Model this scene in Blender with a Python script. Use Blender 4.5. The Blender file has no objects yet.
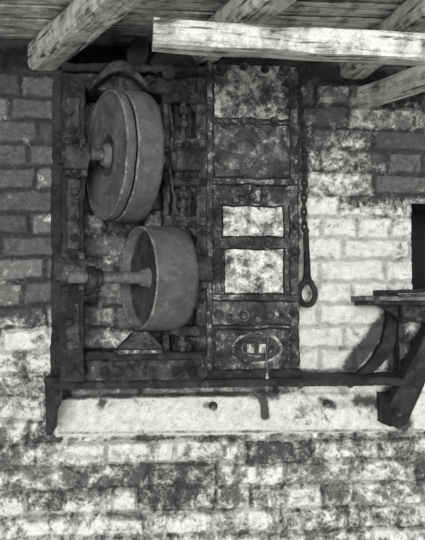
import bpy, bmesh, math, random
import numpy as np
from mathutils import Vector, Matrix, Euler, noise as mn
random.seed(7)
F=800.0; D=2.4
# ---------------- camera ----------------
rot=Euler((math.radians(92),0,math.radians(-6))).to_matrix()
fwd=rot@Vector((0,0,-1))
CAM=-fwd*(D/fwd.y)
cd=bpy.data.cameras.new("camera"); cam=bpy.data.objects.new("camera",cd)
bpy.context.collection.objects.link(cam)
cam.location=CAM; cam.rotation_euler=rot.to_euler()
cd.sensor_width=36; cd.lens=F/540*36; cd.clip_start=0.05
bpy.context.scene.camera=cam
try:
    bpy.context.scene.view_settings.view_transform='Standard'
except Exception: pass

def W(px,py,d=0.0):
    r=rot@Vector(((px-212.5)/F,-(py-270)/F,-1))
    t=(-d-CAM.y)/r.y
    return CAM+r*t
def K(d): return (D-d)/F

# ---------------- materials ----------------
def nn(nt,t): return nt.nodes.new(t)
def math_n(nt,op,a,b=None,c=None,clamp=False):
    n=nt.nodes.new('ShaderNodeMath'); n.operation=op; n.use_clamp=clamp
    for i,v in enumerate((a,b,c)):
        if v is None: continue
        if isinstance(v,(int,float)): n.inputs[i].default_value=v
        else: nt.links.new(v,n.inputs[i])
    return n.outputs[0]
def noise_n(nt,vec,scale,detail=6,rough=.6,dist=0):
    n=nt.nodes.new('ShaderNodeTexNoise'); n.inputs['Scale'].default_value=scale
    n.inputs['Detail'].default_value=detail; n.inputs['Roughness'].default_value=rough
    n.inputs['Distortion'].default_value=dist
    nt.links.new(vec,n.inputs['Vector']); return n.outputs[0]
def smooth(nt,v,a,b):
    n=nt.nodes.new('ShaderNodeMapRange'); n.interpolation_type='SMOOTHSTEP'
    nt.links.new(v,n.inputs['Value']); n.inputs['From Min'].default_value=a; n.inputs['From Max'].default_value=b
    return n.outputs[0]
def mixf(nt,f,a,b):
    n=nt.nodes.new('ShaderNodeMix'); n.data_type='FLOAT'
    for i,v in ((0,f),(2,a),(3,b)):
        if isinstance(v,(int,float)): n.inputs[i].default_value=v
        else: nt.links.new(v,n.inputs[i])
    return n.outputs[0]
TINT=(1.0,.985,.95)
def finish(nt,val,rough,bumpv,strength,dist=.004,spec=.3):
    b=nt.nodes.get('Principled BSDF')
    c=nt.nodes.new('ShaderNodeCombineColor')
    for i in range(3):
        nt.links.new(math_n(nt,'MULTIPLY',val,TINT[i]),c.inputs[i])
    nt.links.new(c.outputs[0],b.inputs['Base Color'])
    if isinstance(rough,(int,float)): b.inputs['Roughness'].default_value=rough
    else: nt.links.new(rough,b.inputs['Roughness'])
    b.inputs['Specular IOR Level'].default_value=spec
    bp=nt.nodes.new('ShaderNodeBump'); bp.inputs['Strength'].default_value=strength; bp.inputs['Distance'].default_value=dist
    nt.links.new(bumpv,bp.inputs['Height']); nt.links.new(bp.outputs[0],b.inputs['Normal'])
def newmat(name):
    m=bpy.data.materials.new(name); m.use_nodes=True; return m,m.node_tree
def rust(name,dark,light,white=.0,wcol=.55,scale=14,rough=.65,spec=.35,bump=.9,fleck=.5,wsoft=.05):
    m,nt=newmat(name)
    v=nn(nt,'ShaderNodeTexCoord').outputs['Object']
    n1=noise_n(nt,v,scale,9,.75,.4); n2=noise_n(nt,v,scale*3.1,8,.8,.2); n3=noise_n(nt,v,420,2,.6)
    base=mixf(nt,smooth(nt,n1,.38,.62),dark,light)
    g=math_n(nt,'MULTIPLY_ADD',n3,1.5,.25)
    base=math_n(nt,'MULTIPLY',base,g)
    fl=smooth(nt,n2,.55,.64)
    base=mixf(nt,math_n(nt,'MULTIPLY',fl,fleck),base,light*2.6)
    if white>0:
        w=smooth(nt,math_n(nt,'ADD',math_n(nt,'MULTIPLY',n1,.6),math_n(nt,'MULTIPLY',n2,.6)),.83-wsoft-white*.4,.83+wsoft-white*.4)
        base=mixf(nt,w,base,math_n(nt,'MULTIPLY',math_n(nt,'MULTIPLY',g,wcol),math_n(nt,'MULTIPLY_ADD',n2,2.4,-.2)))
    pit=smooth(nt,n2,.44,.36)
    base=mixf(nt,math_n(nt,'MULTIPLY',pit,min(1,fleck*1.9)),base,dark*.7)
    h=math_n(nt,'ADD',n2,math_n(nt,'MULTIPLY',n3,.25))
    finish(nt,base,rough,h,bump,.008,spec); return m
def wood(name,base,dark,whit):
    m,nt=newmat(name)
    tc=nn(nt,'ShaderNodeTexCoord').outputs['Object']
    mp=nt.nodes.new('ShaderNodeMapping'); mp.inputs['Scale'].default_value=(1.0,14,14)
    nt.links.new(tc,mp.inputs['Vector'])
    n1=noise_n(nt,mp.outputs[0],5,9,.7,.6); n2=noise_n(nt,tc,16,8,.75,.3); n3=noise_n(nt,tc,350,2,.6)
    b=mixf(nt,smooth(nt,n1,.32,.55),dark,base)
    b=mixf(nt,smooth(nt,n2,.40,.60),b,whit)
    b=mixf(nt,math_n(nt,'MULTIPLY',smooth(nt,n1,.46,.38),.9),b,dark)
    b=mixf(nt,math_n(nt,'MULTIPLY',smooth(nt,n2,.41,.34),.9),b,dark)
    b=math_n(nt,'MULTIPLY',b,math_n(nt,'MULTIPLY_ADD',n3,1.0,.5))
    finish(nt,b,.85,math_n(nt,'ADD',n1,math_n(nt,'MULTIPLY',n2,.4)),.9,.007,.2); return m
M_dark=rust("black_rusted_iron",.006,.032,0)
M_iron=rust("rusted_cast_iron",.010,.075,.26,.36)
M_pul=rust("pulley_iron",.065,.115,0,.3,scale=13,rough=.7,bump=.8,fleck=.28)
M_inner=rust("pulley_inner_rim",.07,.14,0,.3,scale=12,rough=.7,bump=.6,fleck=.3)
M_web=rust("pulley_web_iron",.020,.06,0,.3,scale=12,rough=.6,bump=.5,fleck=.4)
M_edge=rust("worn_pulley_edge",.07,.20,0,scale=18,rough=.6,bump=.5,fleck=.5)
M_case=rust("casing_iron",.014,.08,.38,.34,scale=15,wsoft=.07)
M_casew=rust("casing_limewashed",.022,.11,.50,.48,scale=12,wsoft=.08)
M_cased=rust("casing_dark_panel",.014,.09,.36,.34,scale=12,wsoft=.07)
M_white=rust("limewash_panel",.05,.20,.60,.66,scale=15,wsoft=.11)
M_shaft=rust("worn_shaft",.06,.15,0,scale=20,rough=.5,bump=.5)
M_wood=wood("limewashed_timber",.42,.05,.76)
M_wood2=wood("grey_timber",.28,.06,.5)
M_board=wood("ceiling_boards",.38,.035,.74)
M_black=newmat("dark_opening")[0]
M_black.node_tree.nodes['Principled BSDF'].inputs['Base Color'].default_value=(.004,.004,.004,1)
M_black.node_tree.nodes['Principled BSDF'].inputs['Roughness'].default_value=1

# ---------------- builder ----------------
class B:
    def __init__(s,name,mats):
        s.name=name; s.mats=mats; s.bm=bmesh.new()
    def _tag(s,verts,mi,smooth_=False):
        fs=set(f for v in verts for f in v.link_faces)
        for f in fs:
            f.material_index=mi; f.smooth=smooth_
    def box(s,c,size,mi=0,R=None):
        M=Matrix.Translation(c)@((R.to_4x4()) if R else Matrix.Identity(4))@Matrix.Diagonal((*size,1))
        r=bmesh.ops.create_cube(s.bm,size=1,matrix=M); s._tag(r['verts'],mi); return r['verts']
    def pbox(s,x0,y0,x1,y1,df,db,mi=0):
        xm=(x0+x1)/2; ym=(y0+y1)/2
        l=W(x0,ym,df).x; r=W(x1,ym,df).x; t=W(xm,y0,df).z; b=W(xm,y1,df).z
        return s.box(((l+r)/2,-(df+db)/2,(t+b)/2),(r-l,df-db,t-b),mi)
    def rod(s,a,b,r,mi=0,r2=None,seg=20):
        a=Vector(a);b=Vector(b); d=b-a
        q=d.to_track_quat('Z','Y').to_matrix().to_4x4()
        M=Matrix.Translation((a+b)/2)@q
        k=bmesh.ops.create_cone(s.bm,cap_ends=True,segments=seg,radius1=r,radius2=r if r2 is None else r2,depth=d.length,matrix=M)
        s._tag(k['verts'],mi,seg>8)
        return k['verts']
    def bolt(s,px,py,d,rpx=4.5,mi=0,h=.012):
        p=W(px,py,d); r=rpx*K(d); 
        s.rod(p+Vector((0,.004,0)),p+Vector((0,-.003,0)),r*1.25,mi,seg=16)
        s.rod(p,p+Vector((0,-h,0)),r,mi,seg=6)
        s.rod(p,p+Vector((0,-h-.007,0)),r*.55,mi,r*.45,seg=12)
    def ball(s,c,r,mi=0,sc=(1,1,1)):
        M=Matrix.Translation(c)@Matrix.Diagonal((r*sc[0],r*sc[1],r*sc[2],1))
        k=bmesh.ops.create_uvsphere(s.bm,u_segments=18,v_segments=10,radius=1,matrix=M); s._tag(k['verts'],mi,True)
    def ppoly(s,pts,df,th,mi=0):
        vs=[s.bm.verts.new(W(x,y,df)) for x,y in pts]
        vb=[s.bm.verts.new(v.co+Vector((0,th,0))) for v in vs]
        n=len(vs); fs=[]
        fs.append(s.bm.faces.new(vs)); fs.append(s.bm.faces.new(vb[::-1]))
        for i in range(n):
            fs.append(s.bm.faces.new((vs[i],vb[i],vb[(i+1)%n],vs[(i+1)%n])))
        for f in fs: f.material_index=mi
    def lathe(s,prof,M,seg=72,mi=0,mis=None,closed=True):
        rings=[]
        for i in range(seg):
            a=2*math.pi*i/seg
            rings.append([s.bm.verts.new(M@Vector((x,r*math.cos(a),r*math.sin(a)))) for x,r in prof])
        n=len(prof)
        for i in range(seg):
            A=rings[i];C=rings[(i+1)%seg]
            for j in range(n if closed else n-1):
                f=s.bm.faces.new((A[j],A[(j+1)%n],C[(j+1)%n],C[j])); f.smooth=True
                f.material_index=(mis[j] if mis else mi)
    def torus_path(s,pts,r,mi=0,seg=10,closed=False,ref=(0,1,0)):
        n=len(pts); rings=[]
        for i,p in enumerate(pts):
            p=Vector(p)
            if closed: t=Vector(pts[(i+1)%n])-Vector(pts[i-1])
            else: t=Vector(pts[min(i+1,n-1)])-Vector(pts[max(i-1,0)])
            t.normalize(); u=t.cross(Vector(ref))
            if u.length<1e-4: u=Vector((1,0,0))
            u.normalize(); w=t.cross(u)
            rr=r[i] if isinstance(r,list) else r
            rings.append([s.bm.verts.new(p+u*rr*math.cos(2*math.pi*k/seg)+w*rr*math.sin(2*math.pi*k/seg)) for k in range(seg)])
        for i in range(n if closed else n-1):
            A=rings[i];C=rings[(i+1)%n]
            for k in range(seg):
                f=s.bm.faces.new((A[k],A[(k+1)%seg],C[(k+1)%seg],C[k])); f.smooth=True; f.material_index=mi
        if not closed:
            for q in (rings[0][::-1],rings[-1]):
                f=s.bm.faces.new(q); f.material_index=mi
    def corrode(s,amp=.003,res=.010,bev=.003):
        bm=s.bm
        bmesh.ops.recalc_face_normals(bm,faces=bm.faces)
        es=[e for e in bm.edges if len(e.link_faces)==2 and e.calc_face_angle(0)>.9 and e.calc_length()>.012]
        bmesh.ops.bevel(bm,geom=es,offset=bev,segments=1,profile=.5,affect='EDGES',clamp_overlap=True)
        bmesh.ops.triangulate(bm,faces=bm.faces)
        for i in range(7):
            es=[e for e in bm.edges if e.calc_length()>res]
            if not es or len(bm.verts)>260000: break
            bmesh.ops.subdivide_edges(bm,edges=es,cuts=1)
            bmesh.ops.triangulate(bm,faces=[f for f in bm.faces if len(f.verts)>3])
        for v in bm.verts:
            c=v.co
            v.co=c+mn.noise_vector(c*55)*amp+mn.noise_vector(c*14+Vector((9,2,5)))*amp*1.1
        for f in bm.faces: f.smooth=True
        s.auto=True
    def done(s,bevel=.0025):
        bmesh.ops.recalc_face_normals(s.bm,faces=s.bm.faces)
        A=np.array([v.co[:] for v in s.bm.verts])
        c=Vector((A.min(0)+A.max(0))/2)
        bmesh.ops.translate(s.bm,verts=s.bm.verts,vec=-c)
        me=bpy.data.meshes.new(s.name); s.bm.to_mesh(me); s.bm.free()
        for m in s.mats: me.materials.append(m)
        if getattr(s,'auto',False): me.set_sharp_from_angle(angle=math.radians(38))
        o=bpy.data.objects.new(s.name,me); o.location=c
        bpy.context.collection.objects.link(o)
        if bevel:
            m=o.modifiers.new("bevel",'BEVEL'); m.width=bevel; m.segments=2; m.limit_method='ANGLE'; m.angle_limit=math.radians(50)
            m.use_clamp_overlap=True
        return o

# ---------------- wall ----------------
tab=np.random.RandomState(3).rand(256,256)
def vn(x,y,s=0):
    xi=np.floor(x).astype(int);yi=np.floor(y).astype(int);fx=x-xi;fy=y-yi
    fx=fx*fx*(3-2*fx);fy=fy*fy*(3-2*fy)
    g=lambda a,b:tab[(a+s*37)&255,(b+s*91)&255]
    return (g(xi,yi)*(1-fx)+g(xi+1,yi)*fx)*(1-fy)+(g(xi,yi+1)*(1-fx)+g(xi+1,yi+1)*fx)*fy
def fbm(x,y,s=0,o=5):
    v=0;a=.5;t=0
    for i in range(o):
        v=v+a*vn(x*2**i,y*2**i,s+i);t+=a;a*=.55
    return v/t
def sst(v,a,b):
    t=np.clip((v-a)/(b-a),0,1);return t*t*(3-2*t)
zc=W(212,48,0).z
X0,X1,Z0,Z1=-1.35,1.45,-1.25,zc+.05
st=.0034
nx=int((X1-X0)/st);nz=int((Z1-Z0)/st)
gx,gz=np.meshgrid(np.linspace(X0,X1,nx),np.linspace(Z0,Z1,nz))
wx=gx+.024*(fbm(gx*9,gz*9,1,3)-.5); wz=gz+.020*(fbm(gx*5,gz*5,5,3)-.5)+.010*(fbm(gx*30,gz*30,8,3)-.5)
H=.068
row=np.floor((wz+5)/H).astype(int); fz=((wz+5)/H-row)*H
hdr2=(row%3==0)
Ln=np.where(hdr2,.110,.205)
off=np.where(hdr2,.03,np.where(row%2==1,0,.10))+tab[row%256,7]*.05
cx=(wx+5+off)/Ln; col=np.floor(cx).astype(int); fx=(cx-col)*Ln
m=.004
wob=.008*(fbm(gx*40,gz*40,11,3)-.5)
edge=np.minimum(np.minimum(fx,Ln-fx),np.minimum(fz,H-fz))+wob
brick=sst(edge,m-.002,m+.007)
tone=tab[(row*13+col*7)&255,(col*29+row*3)&255]
r2=tab[(row*5+col*17+40)&255,(col*11+row*31+9)&255]
def seg(pa,pb,r):
    a=W(*pa);b=W(*pb);ax,az,bx,bz=a.x,a.z,b.x,b.z
    dx,dz=bx-ax,bz-az;L=dx*dx+dz*dz+1e-9
    t=np.clip(((gx-ax)*dx+(gz-az)*dz)/L,0,1)
    dd=np.hypot(gx-ax-t*dx,gz-az-t*dz)
    return np.exp(-(dd/(r*.003))**2)
def rect(x0,y0,x1,y1,s):
    a=W(x0,(y0+y1)/2).x;b=W(x1,(y0+y1)/2).x;t=W((x0+x1)/2,y0).z;u=W((x0+x1)/2,y1).z;s*=.003
    return sst(gx,a-s,a+s)*(1-sst(gx,b-s,b+s))*sst(gz,u-s,u+s)*(1-sst(gz,t-s,t+s))
white=np.full_like(gx,.40)
def setw(mask,v):
    global white
    white=white*(1-mask)+v*mask
setw(rect(-200,-50,62,305,8),.24)
setw(rect(-200,312,60,440,10),.66)
setw(rect(80,200,205,400,10),.42)
setw(rect(290,90,600,205,10),.50)
setw(seg((340,110),(300,140),16),.62)
setw(seg((315,150),(380,160),12),.66)
setw(rect(297,205,600,400,14),.86)
setw(rect(300,235,385,370,12),1.0)
setw(seg((400,150),(430,190),26),.24)
setw(seg((372,183),(400,183),9),.05)
setw(seg((320,120),(345,105),14),.24)
setw(rect(-200,436,700,508,6),.56)
setw(rect(-200,504,700,545,8),.70)
setw(seg((0,530),(120,530),22),.86)
setw(seg((330,450),(430,448),10),.72)
setw(seg((60,450),(200,445),8),.72)
setw(seg((0,345),(45,350),10),.80)
lint=rect(56,392,700,431,2.5)
white=white*(1-lint)+1.10*lint
setw(lint*rect(290,392,395,425,8),.80)
dark_mask=np.zeros_like(gx)  # stains plus dark strokes below ceiling, shelf and lintel and behind the chain
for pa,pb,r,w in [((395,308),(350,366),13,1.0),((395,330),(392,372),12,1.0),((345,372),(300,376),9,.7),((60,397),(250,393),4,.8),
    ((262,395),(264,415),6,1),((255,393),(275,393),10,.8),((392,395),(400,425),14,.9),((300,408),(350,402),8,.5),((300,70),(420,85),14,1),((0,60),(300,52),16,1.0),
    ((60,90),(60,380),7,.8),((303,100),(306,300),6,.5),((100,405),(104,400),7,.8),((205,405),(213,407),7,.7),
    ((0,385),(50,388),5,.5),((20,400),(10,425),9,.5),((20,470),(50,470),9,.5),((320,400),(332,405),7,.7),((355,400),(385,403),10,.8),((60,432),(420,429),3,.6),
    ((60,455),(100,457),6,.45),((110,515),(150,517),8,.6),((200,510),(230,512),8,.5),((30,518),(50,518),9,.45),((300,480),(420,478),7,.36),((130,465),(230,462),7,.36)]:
    dark_mask=np.maximum(dark_mask,w*seg(pa,pb,r))
flat=np.clip(lint,0,1)
rough=fbm(gx*28,gz*28,21,4)-.5
big=fbm(gx*5,gz*5,31,3)-.5
hgt=brick*.010+(r2-.5)*.008*brick+rough*.016+big*.014
spall=(r2>.90)&(white<.75)
hgt=np.where(spall&(brick>.5),hgt-.008,hgt)
soft=sst(white,.65,1.0)*(1-flat)
hgt=hgt*(1-soft*.5)+soft*.004
hgt=hgt*(1-flat)+flat*(.018+rough*.009+big*.006)
co=np.empty((nz*nx,3));co[:,0]=gx.ravel();co[:,1]=-(hgt.ravel());co[:,2]=gz.ravel()
ox0=W(411,245).x;ox1=ox0+.30;oz1=W(412,204).z;oz0=W(412,291).z
idx=np.arange(nz*nx).reshape(nz,nx)
q=np.stack([idx[:-1,:-1],idx[:-1,1:],idx[1:,1:],idx[1:,:-1]],-1).reshape(-1,4)
cxm=(gx[:-1,:-1]+st/2).ravel();czm=(gz[:-1,:-1]+st/2).ravel()
q=q[~((cxm>ox0)&(cxm<ox1)&(czm>oz0)&(czm<oz1))]
me=bpy.data.meshes.new("wall_back")
me.vertices.add(len(co));me.vertices.foreach_set('co',co.ravel())
me.loops.add(len(q)*4);me.loops.foreach_set('vertex_index',q.ravel().astype(np.int32))
me.polygons.add(len(q));me.polygons.foreach_set('loop_start',(np.arange(len(q))*4).astype(np.int32))
try: me.polygons.foreach_set('loop_total',np.full(len(q),4,np.int32))
except Exception: pass
me.update();me.validate()
me.polygons.foreach_set('use_smooth',np.ones(len(me.polygons),bool))
for nm,arr in (('white',white),('tone',np.where(spall,.0,tone)),('dark_mask',dark_mask),('brick',np.maximum(brick,flat))):
    a=me.attributes.new(nm,'FLOAT','POINT');a.data.foreach_set('value',arr.ravel().astype(np.float32))
wall=bpy.data.objects.new("wall_back",me);bpy.context.collection.objects.link(wall)
mm,nt=newmat("limewashed_brick")
def att(n):
    a=nt.nodes.new('ShaderNodeAttribute');a.attribute_name=n;return a.outputs['Fac']
v=nn(nt,'ShaderNodeTexCoord').outputs['Object']
n1=noise_n(nt,v,12,9,.75,.5);n2=noise_n(nt,v,55,7,.78,.2);n3=noise_n(nt,v,380,2,.6);n4=noise_n(nt,v,6,9,.75,.6);n5=noise_n(nt,v,27,8,.78,.4)
def add(a,b): return math_n(nt,'ADD',a,b)
def cen(n,k): return math_n(nt,'MULTIPLY',math_n(nt,'SUBTRACT',n,.5),k)
wb=add(add(add(add(att('white'),cen(n1,1.6)),cen(n2,1.2)),cen(n5,1.2)),cen(att('tone'),.32))
wm=smooth(nt,wb,.30,.76)
bc=math_n(nt,'MULTIPLY_ADD',att('tone'),.13,.07)
bc=mixf(nt,att('brick'),.045,bc)
bc=math_n(nt,'MULTIPLY',bc,math_n(nt,'MULTIPLY_ADD',n2,2.8,-.35))
wc=add(add(math_n(nt,'MULTIPLY_ADD',n2,.9,.22),cen(n5,.7)),cen(n1,.5))
wc=math_n(nt,'MULTIPLY',wc,mixf(nt,att('brick'),.60,1.0))
c=mixf(nt,wm,bc,wc)
s=add(add(att('dark_mask'),cen(n1,1.3)),cen(n2,.9))
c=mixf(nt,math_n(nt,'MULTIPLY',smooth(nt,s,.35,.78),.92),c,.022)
c=mixf(nt,math_n(nt,'MULTIPLY',math_n(nt,'MULTIPLY',smooth(nt,n4,.54,.66),smooth(nt,att('white'),1.02,.7)),.45),c,.06)
c=mixf(nt,math_n(nt,'MULTIPLY',smooth(nt,n5,.60,.68),.65),c,.035)
c=math_n(nt,'MULTIPLY',c,math_n(nt,'MULTIPLY_ADD',n3,1.2,.4))
c=math_n(nt,'MINIMUM',math_n(nt,'MAXIMUM',c,.010),.84)
finish(nt,c,.92,add(n2,math_n(nt,'MULTIPLY',wm,.4)),1.0,.009,.15)
me.materials.append(mm)

# dark window recess
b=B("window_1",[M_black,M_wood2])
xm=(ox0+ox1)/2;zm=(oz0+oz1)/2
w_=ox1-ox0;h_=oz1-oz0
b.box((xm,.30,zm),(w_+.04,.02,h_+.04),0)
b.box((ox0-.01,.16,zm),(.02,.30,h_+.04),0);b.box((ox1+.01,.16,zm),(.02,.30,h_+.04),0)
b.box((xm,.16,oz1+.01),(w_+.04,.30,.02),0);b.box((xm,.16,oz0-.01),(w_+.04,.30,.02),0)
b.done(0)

# ---------------- timber ----------------
def timber(name,a,bb,w,h,mat,rag=.004,roll=0):
    a=Vector(a);bb=Vector(bb);L=(bb-a).length
    bm=bmesh.new();n=max(8,int(L/.02));m_=5
    rings=[]
    sd=random.random()*50
    for i in range(n+1):
        x=-L/2+L*i/n;ring=[]
        pts=[]
        for k in range(m_):pts.append((-.5+k/m_,-.5))
        for k in range(m_):pts.append((.5,-.5+k/m_))
        for k in range(m_):pts.append((.5-k/m_,.5))
        for k in range(m_):pts.append((-.5,.5-k/m_))
        for (p,q_) in pts:
            cr=1-.10*(max(0,abs(p)+abs(q_)-.8)/.2)
            co_=Vector((x,p*w*cr,q_*h*cr))
            o=mn.noise_vector(Vector((x*7+sd,p*3,q_*3)))*rag+mn.noise_vector(Vector((x*2.5+sd,0,0)))*rag
            co_+=Vector((o.x*.3,o.y,o.z));ring.append(bm.verts.new(co_))
        rings.append(ring)
    k=len(rings[0])
    for i in range(n):
        for j in range(k):
            bm.faces.new((rings[i][j],rings[i][(j+1)%k],rings[i+1][(j+1)%k],rings[i+1][j]))
    bm.faces.new(rings[0][::-1]);bm.faces.new(rings[-1])
    bmesh.ops.recalc_face_normals(bm,faces=bm.faces)
    me=bpy.data.meshes.new(name);bm.to_mesh(me);bm.free();me.materials.append(mat)
    o=bpy.data.objects.new(name,me);bpy.context.collection.objects.link(o)
    d=(bb-a).normalized();up=Vector((0,0,1));y=up.cross(d).normalized();z=d.cross(y)
    M=Matrix((d,y,z)).transposed()@Matrix.Rotation(roll,3,'X')
    o.matrix_world=Matrix.Translation((a+bb)/2)@M.to_4x4()
    return o
zr=zc-.045
def rafter(pa,pb,d1,w=.085,h=.075,dz=0,mat=M_wood):
    a=W(pa,60,0);c=W(pb,-35,d1)
    timber("roof_rafter",(a.x,.0,zr-dz),(c.x,-d1,zr-dz),w,h,mat)
rafter(42,158,.75,.085,.085)
rafter(186,312,.75,.085)
rafter(352,480,.75,.085)
timber("roof_rafter",W(366,97,0.0),W(450,68,.30),.07,.062,M_wood)
timber("timber_beam",W(153,36,.50),W(450,53,.50),.075,.066,M_wood,.006)
y=0.0
bmc=[]
while y<1.0:
    wdt=.085+random.random()*.02
    o=timber("b",(-1.35,-y-wdt/2,zc+.012+random.random()*.006),(1.45,-y-wdt/2,zc+.012+random.random()*.006),wdt-.014,.018,M_board,.003)
    bmc.append(o);y+=wdt
bpy.context.view_layer.update()
o=timber("roof_sheathing",(-1.35,-.5,zc+.06),(1.45,-.5,zc+.06),1.1,.02,M_dark,0);bmc.append(o)
par=bpy.data.objects.new("ceiling",None);bpy.context.collection.objects.link(par);par.location=(0,-.5,zc+.02)
bpy.context.view_layer.update()
for j,o in enumerate(bmc):
    o.name="board_%d"%(j+1); o.parent=par; o.matrix_parent_inverse=par.matrix_world.inverted()

# ---------------- pulleys ----------------
ANG=math.radians(20.5)
Rz=Matrix.Rotation(ANG,3,'Z')
ax=Rz@Vector((1,0,0))
def pulley(name,c,R,w,hubr,webx,inner=3,web=2,hubout=.36):
    b=B(name,[M_pul,M_edge,M_web,M_inner])
    M=Matrix.Translation(c)@Rz.to_4x4()
    t=.011;n=8
    prof=[];mis=[]
    for i in range(n+1):
        u=-1+2*i/n
        prof.append((u*w/2,R-.003*u*u))
    mis=[0]*n+[1]
    prof.append((w/2-.001,R-t));prof.append((webx+.004,R-t-.003))
    prof.append((webx+.004,hubr*1.8));prof.append((webx+.004,.004));prof.append((webx-.003,.004))
    prof.append((webx-.003,hubr*1.9));prof.append((webx-.005,R-t-.006));prof.append((webx-.007,R-t-.001));prof.append((-w/2+.001,R-t))
    mis+=[inner,2,2,2,2,web,web,inner,1]
    b.lathe(prof,M,96,mis=mis)
    b.lathe([(-w/2-.003,R-.004),(-w/2+.003,R-.001),(-w/2+.003,R-.010),(-w/2-.003,R-.008)],M,96,mi=1)
    h0=-w*hubout
    b.lathe([(h0,hubr*.5),(h0,hubr*.85),(h0+.004,hubr*.95),(webx,hubr*1.2),(w*.40,hubr),(w*.40,hubr*.5)],M,40,mi=3)
    for v_ in b.bm.verts:
        v_.co=v_.co+mn.noise_vector(v_.co*18)*.0014+mn.noise_vector(v_.co*70)*.0008
    return b.done(0)
dc=.225
cL=W(122,157,dc);cS=W(158,278,dc+.0)
R1=66*K(dc)
# loose pulley and drum mounted side by side on one shaft
pulley("belt_pulley",cL+ax*.016,R1,.068,.028,0.0)
pulley("belt_pulley",cL-ax*.036,R1*.985,.022,.030,-.002,web=3,hubout=.95)
pulley("belt_pulley",cS,52*K(dc),.114,.024,-.026,web=2,hubout=.46)
def shaft(c,pxl,pxr,r,collars):
    b=B("drive_shaft",[M_shaft,M_iron])
    M=Matrix.Translation(c)@Rz.to_4x4()
    def s(px): return (px)*K(dc)/math.cos(ANG)
    x0=s(pxl);x1=s(pxr)
    b.lathe([(x0,0.0005),(x0,r*.9),(x0+.004,r),(x1-.004,r),(x1,r*.9),(x1,.0005)],M,28,closed=False)
    for (p,w,rr) in collars:
        q=s(p);b.lathe([(q-w/2,r*.9),(q-w/2,rr*.93),(q-w/2+.003,rr),(q+w/2-.003,rr),(q+w/2,rr*.93),(q+w/2,r*.9)],M,28,mi=1)
    return b.done(0)
shaft(cL,-52,66,.015,[(-36,.02,.026),(46,.018,.026)])
shaft(cS,-86,40,.0165,[(-66,.022,.030),(-58,.012,.024),(30,.018,.028)])

# ---------------- cast iron frame ----------------
b=B("cast_iron_machine_frame",[M_dark,M_iron,M_case,M_shaft])
dl=.245
b.pbox(61,72,68,382,dl,.02,0)
b.pbox(61,76,84,382,dl-.002,dl-.03,0)
b.pbox(66,96,80,140,dl+.004,dl-.01,1);b.pbox(66,178,80,250,dl+.004,dl-.01,1);b.pbox(66,296,80,350,dl+.004,dl-.01,1)
def bearing(px,py,d,w,h,mi=1):
    b.pbox(px-w/2,py-h/2,px+w/2,py+h/2,d,d-.05,mi)
    p=W(px,py,d); R_=h*.33*K(d)
    b.rod(p-ax*w*.55*K(d)+Vector((0,-.004,0)),p+ax*w*.55*K(d)+Vector((0,-.004,0)),R_,mi,seg=28)
    b.rod(p-ax*w*.72*K(d)+Vector((0,-.004,0)),p-ax*w*.5*K(d)+Vector((0,-.004,0)),R_*.7,mi,seg=28)
    b.bolt(px,py-h*.42,d,4.5,0,.016);b.bolt(px,py+h*.42,d,4.5,0,.016)
    b.ball(p+Vector((0,-R_*.9,R_*.2)),R_*.35,mi)
bearing(75,157,dl+.02,22,38);bearing(73,272,dl+.02,24,40)
for y_ in (88,112,132,192,215,238,300,322,345,366): b.bolt(73+random.uniform(-3,3),y_,dl,3.6+random.random()*1.5,random.choice((0,1)))
b.ppoly([(53,82),(62,74),(62,384),(50,384),(51,240)],.10,.09,0)
dt=.16
b.pbox(62,64,206,72,dt+.03,.01,0)
b.pbox(62,71,206,92,dt,.045,1)
arc=[(88+62*i/14,86-26*math.sin(i/14*math.pi)) for i in range(15)]
arc2=[(88+62*t,92-20*math.sin(t*math.pi)) for t in [1-i/14 for i in range(15)]]
b.ppoly(arc+arc2,dt+.05,.06,1)
for x_ in (72,92,112,134,152,172,190): b.bolt(x_+random.uniform(-3,3),80+random.uniform(-3,3),dt+.002,4.5,1)
b.rod(W(140,68,dt+.06),W(205,70,dt+.03),.010,1)
b.ball(W(168,72,dt+.04),.02,1);b.ball(W(120,66,dt+.04),.016,1,(1.5,1,.8))
b.ppoly([(126,52),(134,36),(146,36),(150,50),(146,66),(128,66)],dt+.02,.04,0)
b.ppoly([(150,60),(160,50),(186,52),(200,66),(190,76),(155,74)],dt+.035,.05,0)
dm=.15
b.pbox(163,92,170,352,dm+.01,.03,1)
b.pbox(171,84,199,378,dm-.05,.02,0)
b.pbox(196,66,207,378,dm+.015,.008,1)
b.pbox(174,84,192,376,dm-.01,dm-.06,0)
for i,(y0,y1) in enumerate(((92,103),(138,148),(178,186),(216,226),(248,256),(290,300),(326,336))):
    b.pbox(164,y0,206,y1,dm+.023,.05,i%2)
    b.bolt(176,(y0+y1)/2,dm+.023,3.8,1,.010);b.bolt(195,(y0+y1)/2,dm+.023,4.2,1,.010)
    b.ppoly([(188,y1),(199,y1),(199,y1+16)],dm+.012,.05,1)
    b.ppoly([(172,y0),(184,y0),(172,y0-14)],dm+.010,.04,1)
bearing(186,160,dm+.035,26,36);bearing(197,272,dm+.045,20,34)
b.rod(W(183,90,dm+.012),W(183,350,dm+.012),.0075,1)
for y_,r_,h_2 in ((112,.016,.02),(125,.013,.012),(196,.018,.022),(207,.013,.01),(236,.016,.018),(310,.017,.022),(320,.012,.01),(343,.015,.014)):
    p=W(183,y_,dm+.012); b.rod(p-Vector((0,0,h_2/2)),p+Vector((0,0,h_2/2)),r_,1,seg=6 if r_>.015 else 18)
random.seed(11)
for y_ in range(96,360,17): b.bolt(202+random.uniform(-1,1),y_,dm+.015,3.2,random.choice((0,1)),.008)
b.torus_path([W(168,100,dm+.03),W(173,130,dm+.05),W(169,170,dm+.05),W(175,205,dm+.05),W(170,240,dm+.04)],.004,1)
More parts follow.
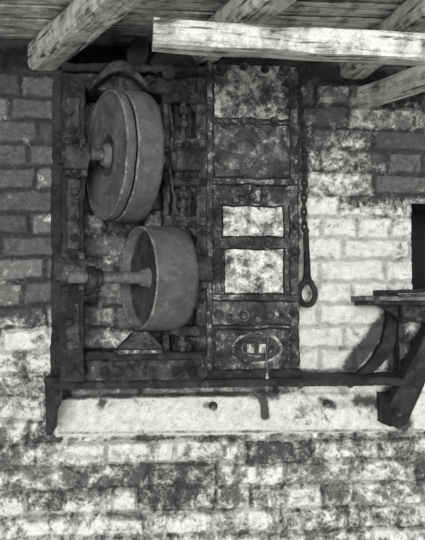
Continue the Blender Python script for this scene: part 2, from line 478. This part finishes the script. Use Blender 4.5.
b.pbox(62,352,206,360,.20,.015,0)
b.pbox(66,359,204,384,.168,.025,1)
b.ppoly([(112,353),(128,338),(134,331),(148,331),(155,339),(168,353)],.205,.08,1)
b.pbox(118,349,162,355,.218,.12,2)
for x_ in (84,104,176,192): b.bolt(x_,371,.17,4,0)
b.corrode(.0036,.010)
b.done(0)

# ---------------- casing ----------------
b=B("cast_iron_casing",[M_dark,M_iron,M_case,M_casew,M_white,M_cased])
dx=.12
b.pbox(211,60,299,378,dx,.0,2)
b.pbox(206,60,213,377,dx+.03,.003,2)
b.pbox(290,88,299,379,dx+.010,.004,2)
b.pbox(213,62,291,119,dx+.004,dx-.02,3)
b.pbox(213,119,292,124,dx+.009,dx-.021,2)
b.pbox(213,124,291,178,dx+.004,dx-.022,5)
b.pbox(212,178,298,185,dx+.018,dx-.023,3)
b.pbox(212,185,298,206,dx+.009,dx-.024,2)
b.pbox(222,206,284,237,dx+.006,dx-.02,4)
b.pbox(212,237,298,249,dx+.010,dx-.021,5)
b.pbox(224,249,284,294,dx+.006,dx-.02,4)
b.pbox(212,294,298,301,dx+.018,dx-.022,2)
b.pbox(212,301,298,325,dx+.009,dx-.023,5)
b.pbox(212,325,298,329,dx+.012,dx-.024,2)
b.pbox(214,329,291,370,dx+.004,dx-.02,2)
b.pbox(208,370,302,381,dx+.033,.006,0)
b.pbox(212,204,222,295,dx+.008,dx-.025,2);b.pbox(284,204,290,295,dx+.008,dx-.026,5)
for x_,y_ in ((222,68),(244,67),(266,69),(284,70),(217,193),(229,196),(241,193),(253,197),(265,194),(277,197),(294,178),(294,200),(294,225),(294,252),(294,275),(217,216),(217,243),(217,270),(232,243),(250,242),(268,244),
    (218,314),(231,318),(244,315),(257,319),(270,315),(283,318),(294,312),(294,338),(294,360),(226,122),(242,121),(258,122),(274,121),(294,104),(294,128),(294,150),(209,100),(209,125),(209,150),(209,180),(209,210),(209,235),(209,260),(209,295),(209,330),(219,366),(287,366)):
    b.bolt(x_+random.uniform(-1,1),y_+random.uniform(-1,1),dx+.013,3.4+random.random()*1.6,random.choice((1,2)),.014)
for x_ in (236,257): b.ppoly([(x_-6,186),(x_+6,186),(x_+3,203),(x_-3,203)],dx+.020,.02,2)
def oval(cx_,cy_,rx,ry,d,th,mi):
    b.ppoly([(cx_+rx*math.cos(2*math.pi*i/40),cy_+ry*math.sin(2*math.pi*i/40)) for i in range(40)],d,th,mi)
oval(257,348,25,16,dx+.012,.03,1)
b.corrode(.0030,.009)
pts=[W(257+24*math.cos(2*math.pi*i/48),348+15*math.sin(2*math.pi*i/48),dx+.016) for i in range(48)]
b.torus_path(pts,.0045,3,closed=True)
pts=[W(257+15*math.cos(2*math.pi*i/40),348+8.5*math.sin(2*math.pi*i/40),dx+.016) for i in range(40)]
b.torus_path(pts,.003,2,closed=True)
b.pbox(247,344,254,353,dx+.020,dx,3);b.pbox(259,344,266,353,dx+.020,dx,3)
b.pbox(215,56,300,64,dx+.022,.002,0)
b.done(0)

b=B("hanging_pull_cord",[M_shaft,M_white])
b.bolt(267,334,dx+.012,4,0)
p=[W(267+.6*math.sin(i),336+i*4.5,dx+.045) for i in range(10)]
b.torus_path(p,.0018,0)
b.torus_path([W(267,373,dx+.045),W(267,378,dx+.046),W(267,388,dx+.047),W(267,391,dx+.047)],[.002,.005,.005,.002],1)
b.done(0)

# hanging chain ending in a rod with a ring handle
b=B("hanging_chain_with_ring_handle",[M_dark,M_iron])
dh=.09
y_=68;i=0
while y_<232:
    c0=W(300+ (y_-68)/164*6+ (1.5*math.sin(y_*.05)),y_,dh)
    hl=.0150;hw=.0066
    pts=[]
    for k in range(16):
        a=2*math.pi*k/16
        o=Vector((hw*math.cos(a),0,hl*math.sin(a))) if i%2==0 else Vector((hw*.5*math.cos(a),hw*.85*math.cos(a),hl*math.sin(a)))
        pts.append(c0+o)
    b.torus_path(pts,.0040,0,seg=8,closed=True,ref=(0,1,0) if i%2==0 else (.86,-.5,0))
    y_+=7.2;i+=1
path=[(306,228),(306,240),(307,262),(307,280)]
b.torus_path([W(x,y,dh) for x,y in path],[.007,.009,.010,.012],0)
b.bolt(300,66,dh,5,0);b.ball(W(306,231,dh),.010,0)
ring=[]
for i in range(36):
    a=2*math.pi*i/36
    ring.append(W(307+8.0*math.sin(a),294-(11)*math.cos(a)-(2 if math.cos(a)>.8 else 0),dh))
b.torus_path(ring,.0088,0,closed=True)
b.ball(W(307,279,dh),.014,0,(1,.8,1.2))
b.rod(W(299,66,dh),W(299,66,-.01),.008,0)
b.done(0)

# ---------------- shelf ----------------
b=B("angle_iron_shelf",[M_dark,M_iron])
a0=W(50,384,.17);a1=W(405,380,.17)
z_=W(230,381,.17).z
b.box(((a0.x+a1.x)/2,-.085,z_),(a1.x-a0.x,.19,.010),0)
b.box(((a0.x+a1.x)/2,-.178,z_-.008),(a1.x-a0.x,.010,.018),0)
b.ppoly([(44,378),(62,378),(63,396),(55,418),(52,436),(46,436),(47,404)],.17,.015,0)
b.ppoly([(44,378),(50,378),(52,436),(46,436)],.17,.17,0)
b.bolt(54,392,.175,4,0)
for x_ in (100,150,205,250,300,350): b.bolt(x_,385,.182,2.8,1,.006)
b.corrode(.0022,.012,.0015)
b.done(0)
b=B("wall_bolt",[M_case]);b.bolt(213,406,.02,3.6,0,.006);b.done(0)
b=B("wall_bolt",[M_case]);b.bolt(327,404,.02,3.6,0,.006);b.done(0)

# ---------------- right bench bracket ----------------
b=B("diagonal_strut",[M_dark,M_iron])
b.ppoly([(438,308),(450,324),(408,424),(398,429),(390,424),(391,404)],.16,.06,0)
b.pbox(388,396,402,427,.12,.0,0)
b.bolt(399,412,.165,4,1)
b.corrode(.0022,.012,.0015)
b.done(0)
b=B("iron_vice_bracket",[M_dark,M_shaft,M_iron,M_casew])
b.pbox(365,296,470,301,.16,.0,1)
b.pbox(368,301,470,305,.15,.005,0)
b.pbox(399,303,405,378,.06,.0,2)
b.pbox(403,320,470,380,.05,.0,3)
b.pbox(384,290,398,297,.12,.02,0)
b.rod(W(388,292,.13),W(470,289,.13),.006,0)
b.rod(W(398,296,.16),W(470,293,.16),.005,2)
b.ppoly([(399,303),(398,334),(393,352),(381,366),(368,376),(356,376),(370,362),(383,342),(388,320),(388,303)],.04,.04,0)
b.ppoly([(398,303),(398,318),(374,303)],.09,.02,0)
b.pbox(402,304,470,322,.12,.04,2)
b.bolt(377,300,.165,3,2);b.bolt(403,340,.06,3,0);b.bolt(403,362,.06,3,0)
b.corrode(.002,.012,.0015)
b.done(0)

# ---------------- light ----------------
w=bpy.data.worlds.new("World");bpy.context.scene.world=w;w.use_nodes=True
w.node_tree.nodes['Background'].inputs[0].default_value=(1,.985,.96,1)
w.node_tree.nodes['Background'].inputs[1].default_value=.46
def sun(name,dirv,e,ang):
    l=bpy.data.lights.new(name,'SUN');l.energy=e;l.angle=math.radians(ang)
    o=bpy.data.objects.new(name,l);bpy.context.collection.objects.link(o)
    o.rotation_euler=Vector(dirv).to_track_quat('-Z','Y').to_euler();o.location=(-1,-3,1.2)
sun("daylight_sun",(.10,1,-.07),3.6,24)
